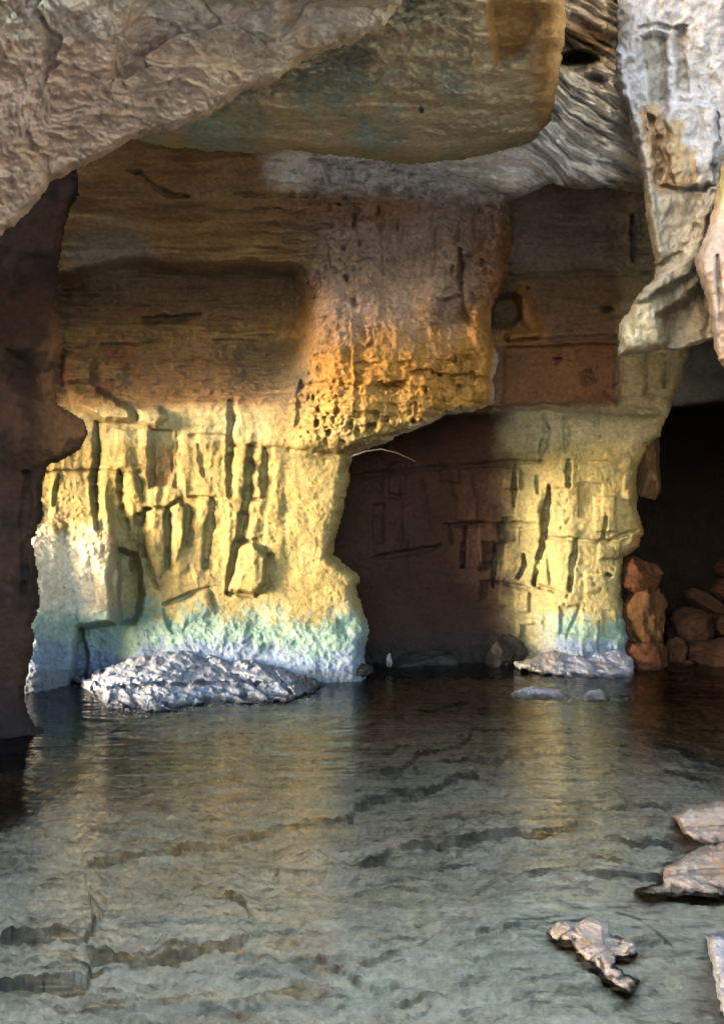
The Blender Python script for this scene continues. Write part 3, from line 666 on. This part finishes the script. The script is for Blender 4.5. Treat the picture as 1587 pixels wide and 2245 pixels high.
def r1d(PX, PY):
    by = interp(PX, [(160, 1500), (240, 1548), (340, 1556), (480, 1536), (640, 1536), (712, 1510)])
    d = dw(by)+np.clip(by-PY, -30, 200)*.0085
    X, Y = warp(PX, PY, 8, .03, 3)
    d += .10*((((PY-.32*PX+30*pn(PX, PY, .02, 97))/34.) % 1)-.5)*ss(1470, 1500, PY)
    d += groove(X, Y, [(190, 1520), (330, 1500), (480, 1500), (640, 1500)], 7, .10)+groove(X, Y, [(420, 1425), (480, 1470), (560, 1500)], 8, .08)+groove(X, Y, [(560, 1445), (600, 1475), (640, 1520)], 8, .1)
    return d
shore('shore_rock', R1, r1d, 'long jagged pale blue-grey rock half sunk in front of the sunlit panel', 'rock', r1c, .07, 16, .3, rs=5.5, jit=13)
def palec(PX, PY, P):
    n = pn(PX, PY, .05, 93); return mix(basecol(PX, np.array([.30, .31, .38])), np.array([.13, .12, .12]), ss(.05, .3, n)*.8)
shore('shore_rock', [(1115, 1518), (1150, 1505), (1200, 1505), (1235, 1516), (1262, 1532), (1240, 1545), (1180, 1545), (1130, 1535)], lambda X, Y: 7.25+(1540-Y)*.008, 'low pale rock barely above water, longer of the pair off the pillar', 'rock', palec, .04, 9, .12)
shore('shore_rock', [(1268, 1532), (1285, 1514), (1315, 1512), (1340, 1526), (1335, 1545), (1280, 1546)], lambda X, Y: 7.2+(1540-Y)*.008, 'small dark-tipped rock, shorter of the pair off the pillar', 'rock', palec, .04, 9, .12)
def footc(PX, PY, P):
    n = pn(PX, PY, .04, 94); c = basecol(PX, np.array([.18, .20, .27])); c = mix(c, np.array([.22, .20, .16]), ss(1270, 1180, PX+40*n)*.8)
    return mix(c, np.array([.12, .11, .12]), ss(.1, .3, n)*.7)
shore('shore_rock', [(1125, 1452), (1170, 1440), (1210, 1425), (1260, 1430), (1300, 1425), (1350, 1418), (1388, 1440), (1392, 1495), (1380, 1510), (1320, 1500), (1260, 1496), (1200, 1480), (1140, 1470)],
      lambda X, Y: 8.25+(1485-Y)*.0075, 'rubbly salt-white rock shelf at the foot of the sunlit pillar', 'rock', footc, .07, 14, .2)
boulder('small_rock', 791, 1468, 8.2, (.075, .1, .10), 'small blue-white rock at the water beside the recess corner', 'rock', (.55, .62, .70), 31, n=4)
boulder('small_rock', 853, 1448, 8.55, (.045, .06, .085), 'small pale upright rock inside the dark recess mouth', 'rock', (.2, .18, .17), 32, n=4, rough=.12, cut=.55)
boulder('dark_rock', 760, 1468, 8.2, (.30, .2, .10), 'low dark rock at the water below the recess corner', 'rock', (.02, .018, .018), 33, n=5, mat=M_wet)
boulder('dark_rock', 1105, 1440, 9.0, (.28, .3, .3), 'dark rounded rock at the back of the recess beside the pillar', 'rock', (.025, .019, .015), 34, n=5, mat=M_wet)
boulder('dark_rock', 925, 1455, 9.0, (.45, .3, .18), 'low black rock in the recess shade', 'rock', (.012, .01, .01), 35, n=5, mat=M_wet)
# right foreground ledges
def ledc(PX, PY, P):
    n = pn(PX, PY, .02, 95); n2 = pn(PX, PY, .06, 96, ay=3)
    c = basecol(PX, np.array([.20, .16, .135])); c = mix(c, np.array([.17, .115, .07]), ss(-.05, .3, n)*.6)
    c = mix(c, np.array([.30, .28, .28]), ss(.1, .3, n2)*.5)
    return c
def r8d(X, Y):
    b = interp(X, [(1215, 2062), (1290, 2122), (1335, 2160), (1390, 2168)]); return dw(b)+np.clip(b-Y, -40, 200)*.0026
def ledge_d(b, k=.0026): return lambda X, Y: dw(b)+np.clip(b-Y, -40, 300)*k+groove(X, Y, [(1440, b-30), (1900, b-45)], 7, .03)
shore('rock_ledge', [(1476, 1790), (1500, 1770), (1560, 1758), (1640, 1745), (1900, 1730), (1900, 1900), (1600, 1880), (1545, 1868), (1505, 1838), (1488, 1818)], ledge_d(1850), 'pinkish ledge jutting into the pool, upper of two on the right', 'rock ledge', ledc, .03, 16, .2, rs=5, jit=7, wet=.02)
shore('rock_ledge', [(1450, 1900), (1490, 1880), (1530, 1858), (1600, 1845), (1900, 1820), (1900, 2010), (1600, 1975), (1500, 1965), (1400, 1968), (1385, 1950), (1450, 1932)], ledge_d(1945), 'flat striped ledge with pale tip, lower of two on the right', 'rock ledge', ledc, .03, 16, .2, rs=5, jit=7, wet=.02)
shore('shore_rock', [(1195, 2040), (1225, 2018), (1262, 2022), (1290, 2006), (1330, 2022), (1338, 2046), (1392, 2064), (1398, 2092), (1352, 2098), (1346, 2118), (1400, 2150), (1385, 2185), (1342, 2168), (1318, 2150), (1300, 2118), (1262, 2092), (1250, 2066), (1212, 2062)],
      r8d, 'broken pinkish rock breaking the water at lower right', 'rock', lambda X, Y, P: ledc(X, Y, P)*1.25, .03, 14, .06, rs=7, wet=.008)
shore('pale_rock', [(1544, 2052), (1575, 2040), (1700, 2030), (1800, 2100), (1800, 2330), (1620, 2300), (1578, 2215), (1560, 2130)], lambda X, Y: 2.55+(2200-Y)*.0010, 'pale grey rock cut off by the right edge near the bottom corner', 'rock',
      lambda X, Y, P: mix(basecol(X, np.array([.13, .14, .17])), np.array([.06, .058, .055]), ss(.0, .3, pn(X, Y, .03, 55))*.7), .02, 20, .15, rs=8)
# ================================================================== POOL BED
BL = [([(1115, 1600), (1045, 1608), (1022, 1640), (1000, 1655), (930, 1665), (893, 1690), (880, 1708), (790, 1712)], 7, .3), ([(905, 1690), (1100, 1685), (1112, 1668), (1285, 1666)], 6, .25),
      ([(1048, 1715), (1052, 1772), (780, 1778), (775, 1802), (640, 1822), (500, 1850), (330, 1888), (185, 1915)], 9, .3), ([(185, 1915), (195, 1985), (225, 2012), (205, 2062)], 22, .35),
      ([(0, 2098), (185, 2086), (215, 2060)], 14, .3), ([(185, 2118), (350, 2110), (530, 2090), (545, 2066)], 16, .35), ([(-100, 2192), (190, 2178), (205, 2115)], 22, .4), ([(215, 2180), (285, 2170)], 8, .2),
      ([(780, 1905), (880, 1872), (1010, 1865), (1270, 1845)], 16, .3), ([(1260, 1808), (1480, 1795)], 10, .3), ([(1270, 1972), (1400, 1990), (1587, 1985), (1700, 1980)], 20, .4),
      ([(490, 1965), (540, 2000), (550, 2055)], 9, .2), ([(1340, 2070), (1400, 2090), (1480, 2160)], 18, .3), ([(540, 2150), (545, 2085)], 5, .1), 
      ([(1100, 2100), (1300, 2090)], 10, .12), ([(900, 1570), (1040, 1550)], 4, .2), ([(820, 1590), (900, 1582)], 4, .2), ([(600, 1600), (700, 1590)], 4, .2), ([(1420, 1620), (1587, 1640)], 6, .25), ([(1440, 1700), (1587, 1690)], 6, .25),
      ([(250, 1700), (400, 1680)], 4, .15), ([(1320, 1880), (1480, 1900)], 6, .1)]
def bed():
    step = 2.6
    xs = np.arange(-420, 2010, step*1.15); ys = np.concatenate([np.arange(1395, 1500, 1.6), np.arange(1500, 2420, step)])
    PX, PY = np.meshgrid(xs, ys); z0 = -.20
    d = F*(H-z0)/(PY-CY)
    P = np.stack([(PX-CX)/F*d, d, np.full(PX.shape, z0)], -1)
    X, Y = warp(PX, PY, 7, .012, 20)
    z = np.full(PX.shape, z0)
    z += .05*fbm(P, .7, 3, seed=1)+.03*fbm(P, 2.2, 4, seed=2)
    q = P@np.array([[.94, .34, 0], [-.34, .94, 0], [0, 0, 1]])
    z += .048*ridged(q*np.array([.7, 2.2, 1]), 3., 5, seed=4, gain=.6)+.028*fbm(P, 12, 5, seed=5, gain=.6)-.018*ridged(q*np.array([.6, 1.5, 1]), 11, 3, seed=7)
    f, s, v = worley(q*np.array([.8, 1.5, 0])+.25*fbm(P, 2, 2)[..., None]*np.array([1, 1, 0]), 1.5, 4)
    z += .03*(v-.5)
    lip_shade = np.zeros(PX.shape); lj = 6*pn(PX, PY, .022, 27, o=4); lw = .6+.8*np.clip(.5+1.3*pn(PX, PY, .011, 28), 0, 1)
    rl = np.random.RandomState(5); extra = []
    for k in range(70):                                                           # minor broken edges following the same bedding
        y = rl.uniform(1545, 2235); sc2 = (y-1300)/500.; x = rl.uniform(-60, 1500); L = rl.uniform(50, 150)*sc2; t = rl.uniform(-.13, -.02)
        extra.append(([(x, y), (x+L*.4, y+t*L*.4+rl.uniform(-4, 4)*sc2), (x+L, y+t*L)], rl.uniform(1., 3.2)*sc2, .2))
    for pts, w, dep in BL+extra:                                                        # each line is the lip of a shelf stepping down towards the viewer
        a = np.array(sorted(pts)); x0, x1 = a[0, 0], a[-1, 0]
        ly = np.interp(X, a[:, 0], a[:, 1])+lj; dy = Y-ly
        end = ss(x0-14, x0+22, X)*ss(x1+14, x1-22, X)
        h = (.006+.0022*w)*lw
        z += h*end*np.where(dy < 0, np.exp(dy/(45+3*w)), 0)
        lip_shade = np.maximum(lip_shade, end*ss(-7, -3.5, dy)*ss(3+.6*w, 0, dy)*lw*min(1, .35+.09*w))
    z += .08*ss(1900, 2150, PY)*ss(700, 1250, PX)+.06*ss(900, 1300, PX)*ss(1750, 1850, PY)
    z -= .5*ss(-1.8, -2.9, P[..., 0])*ss(4.2, 5.5, P[..., 1])+.2*ss(2.0, 3.2, P[..., 0])*ss(4.6, 5.6, P[..., 1])
    z = np.minimum(z, -.05-.03*fbm(P, 3, 3))
    P[..., 2] = z
    n = pn(P[..., 0], P[..., 1], 1.3, 1); n2 = pn(P[..., 0], P[..., 1], 7, 2)
    c = basecol(PX, np.array([1.05, .86, .60]))
    c = mix(c, np.array([.86, .79, .57]), ss(-.1, .3, n)*.7); c = mix(c, np.array([.84, .68, .40]), ss(.0, .35, -n+.4*n2)*.7)
    c = mix(c, np.array([.36, .27, .18]), ss(.15, .4, n2)*.5)
    n3 = ridged(P*np.array([.6, 1.8, 0]), 6, 4, seed=3)
    n4 = pn(P[..., 0], P[..., 1], 2.6, 9, o=5, ax=.7, ay=1.7)
    c = c*(.55+.75*ss(.35, .75, n3)+.30*ss(-.3, .3, n4))[..., None]
    c = mix(c, np.array([.24, .21, .14]), ss(.12, .36, n4)*.45)
    n5 = fbm(P*np.array([.7, 1.6, 0]), 16, 4, seed=12, gain=.65)
    c = c*(.88+.36*v)[..., None]*(1+1.5*n5)[..., None]
    c = mix(c, np.array([.05, .055, .045]), ss(.25, .8, lip_shade)*.72)                # shade on the shelf faces painted into the bed colour
    c = mix(c, np.array([.07, .085, .065]), np.maximum(ss(-1.75, -2.2, P[..., 0])*ss(4.2, 4.9, P[..., 1]), .7*ss(2.1, 2.6, P[..., 0]+.3*n)*ss(5.4, 6.2, P[..., 1]))*.85)  # left rock's dark reflection painted into the bed; far right darkened too
    ny, nx = PX.shape; idx = np.arange(nx*ny).reshape(ny, nx)
    qd = np.stack([idx[:-1, :-1], idx[1:, :-1], idx[1:, 1:], idx[:-1, 1:]], -1).reshape(-1, 4)
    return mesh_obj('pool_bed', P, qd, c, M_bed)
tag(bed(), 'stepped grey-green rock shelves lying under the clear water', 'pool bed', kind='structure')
# water sheet and deep bed out to the open sea
def grid_plane(name, x0, x1, y0, y1, z, n, mat, col=None, amp=0):
    xs = np.linspace(x0, x1, n); ys = np.linspace(y0, y1, n); X, Y = np.meshgrid(xs, ys)
    P = np.stack([X, Y, np.full(X.shape, z)], -1)
    if amp: P[..., 2] += amp*fbm(P, .35, 3)
    idx = np.arange(n*n).reshape(n, n); q = np.stack([idx[:-1, :-1], idx[:-1, 1:], idx[1:, 1:], idx[1:, :-1]], -1).reshape(-1, 4)
    c = None if col is None else basecol(X, np.array(col))
    return mesh_obj(name, P, q, c, mat)
tag(grid_plane('water', -400, 400, -300, 300, 0, 3, M_water), 'rippled clear pool water mirroring the sunlit panel', 'water', kind='structure')
tag(grid_plane('seabed', -400, 400, -300, 300, -1.1, 60, M_bed, (.22, .23, .19), .1), 'deep bed below the rock shelves', 'sea bed', kind='structure')
# ================================================================== SHELL OF THE CAVE beyond the frame
def sheet(name, fun, nu, nv, col, label, amp=.25, cat='rock wall', kind='structure'):
    u, v = np.meshgrid(np.linspace(0, 1, nu), np.linspace(0, 1, nv))
    P = fun(u, v); P = P+amp*np.stack([fbm(P, .6, 4, seed=k) for k in (1, 2, 3)], -1)
    idx = np.arange(nu*nv).reshape(nv, nu); q = np.stack([idx[:-1, :-1], idx[:-1, 1:], idx[1:, 1:], idx[1:, :-1]], -1).reshape(-1, 4)
    o = mesh_obj(name, P, q, basecol(u, np.array(col)), M_rock); return tag(o, label, cat, kind=kind)
REAR = 2.3
S3 = lambda x, y, z: np.stack([x, y, z], -1)
sheet('roof', lambda u, v: S3(lerp(-9, 11, u), lerp(3.7, 17, v), 6.3+0*u), 90, 80, (.33, .28, .2), 'rock roof closing the cave overhead', cat='cave roof')
sheet('cave_side', lambda u, v: S3(lerp(4.3, 5.6, v)+lerp(.0, 3.0, u)*0+1.2*np.sin(u*2.2), lerp(3.2, 8.6, u), lerp(-1.2, 6.6, v)), 80, 60, (.36, .31, .24), 'pale rock wall along the right, outside the view')
sheet('side_wall', lambda u, v: S3(-5.0+0*u, lerp(.4, 5.1, u), lerp(-1.2, 6.6, v)), 70, 60, (.2, .15, .1), 'brown rock wall along the left, outside the view')  # unseen wall, front end lengthened to keep sun off the hanging rock
def lintel(u, v):
    y = lerp(4.9, 9.6, u); zb = np.interp(y, [4.9, 5.6, 6.2, 7.0, 7.6, 8.0, 8.4, 9.6], LINTEL)
    return S3(-5.2+0*u, y, lerp(zb, 7.0, v))
LINTEL = [3.9, 4.15, 4.1, 3.15, 2.5, 2.25, 2.1, 2.0]
sheet('lintel', lintel, 90, 50, (.2, .15, .1), 'rock above the sea opening on the left, outside the view', amp=.15)
sheet('cave_end', lambda u, v: S3(lerp(-6.5, 12, u), 16.5+0*u, lerp(-1.2, 6.8, v)), 60, 40, (.12, .09, .07), 'rock closing the cave behind everything')
sheet('cave_side', lambda u, v: S3(-5.4+0*u, lerp(8.9, 17, u), lerp(-1.2, 6.8, v)), 40, 40, (.12, .09, .07), 'rock closing the cave behind the sunlit panel')
sheet('cave_side', lambda u, v: S3(11+0*u, lerp(4, 17, u), lerp(-1.2, 6.8, v)), 40, 40, (.12, .09, .07), 'rock closing the cave beyond the passage')
sheet('cave_side', lambda u, v: S3(lerp(4.5, 11.2, u), lerp(8.4, 8.2, u), lerp(-1.2, 6.8, v)), 40, 40, (.12, .09, .07), 'rock closing the passage on its near side')
tag(grid_plane('shore', -40, 40, -60, .6, .06, 140, M_rock, (.48, .44, .38), .25), 'pale rock shore under and behind the viewer', 'shore', kind='structure')
sheet('light_bank', lambda u, v: S3(lerp(-9, 9, u), -3.8-2.*v, lerp(-.2, 1, v)*np.interp(lerp(-9, 9, u), [1, 3], [REAR, 2.0])), 80, 30, (.6, .56, .48), 'unseen pale bank behind the viewer, added to trim sky light')  # bank added out of view to cut low sky light and bounce some forward
# ================================================================== LIGHT
AZ, EL = math.radians(22), math.radians(8.5)
w = bpy.data.worlds.new('World'); sc.world = w; w.use_nodes = True
nt = w.node_tree; bg = nt.nodes['Background']
sky = nt.nodes.new('ShaderNodeTexSky'); sky.sky_type = 'NISHITA'; sky.sun_disc = False; sky.dust_density = 2; sky.ozone_density = .8; sky.air_density = 1
sky.sun_elevation = EL; sky.sun_rotation = math.atan2(-math.cos(AZ), -math.sin(AZ))
nt.links.new(sky.outputs[0], bg.inputs[0]); bg.inputs[1].default_value = .15
sl = bpy.data.lights.new('sun', 'SUN'); sl.energy = .68; sl.angle = math.radians(14); sl.color = (1, .93, .80)
so = bpy.data.objects.new('sun', sl); C.objects.link(so)
so.rotation_euler = Vector((math.cos(AZ)*math.cos(EL), math.sin(AZ)*math.cos(EL), -math.sin(EL))).to_track_quat('-Z', 'Y').to_euler()
so.location = (-20, -6, 6)
# ================================================================== CAMERA
cam = bpy.data.cameras.new('camera'); co = bpy.data.objects.new('camera', cam); C.objects.link(co)
co.location = (0, 0, H); co.rotation_euler = (math.radians(90), 0, 0)
cam.sensor_fit = 'VERTICAL'; cam.sensor_height = 36; cam.lens = 36*F/2245; cam.clip_end = 2000; cam.clip_start = .05
sc.camera = co
sc.view_settings.view_transform = 'Standard'; sc.view_settings.look = 'None'; sc.view_settings.gamma = 1; sc.view_settings.exposure = 4.75
sc.cycles.caustics_reflective = False; sc.cycles.caustics_refractive = False
sc.cycles.max_bounces = 10; sc.cycles.diffuse_bounces = 6; sc.cycles.transparent_max_bounces = 12
sc.cycles.use_denoising = True; sc.cycles.sample_clamp_indirect = 6
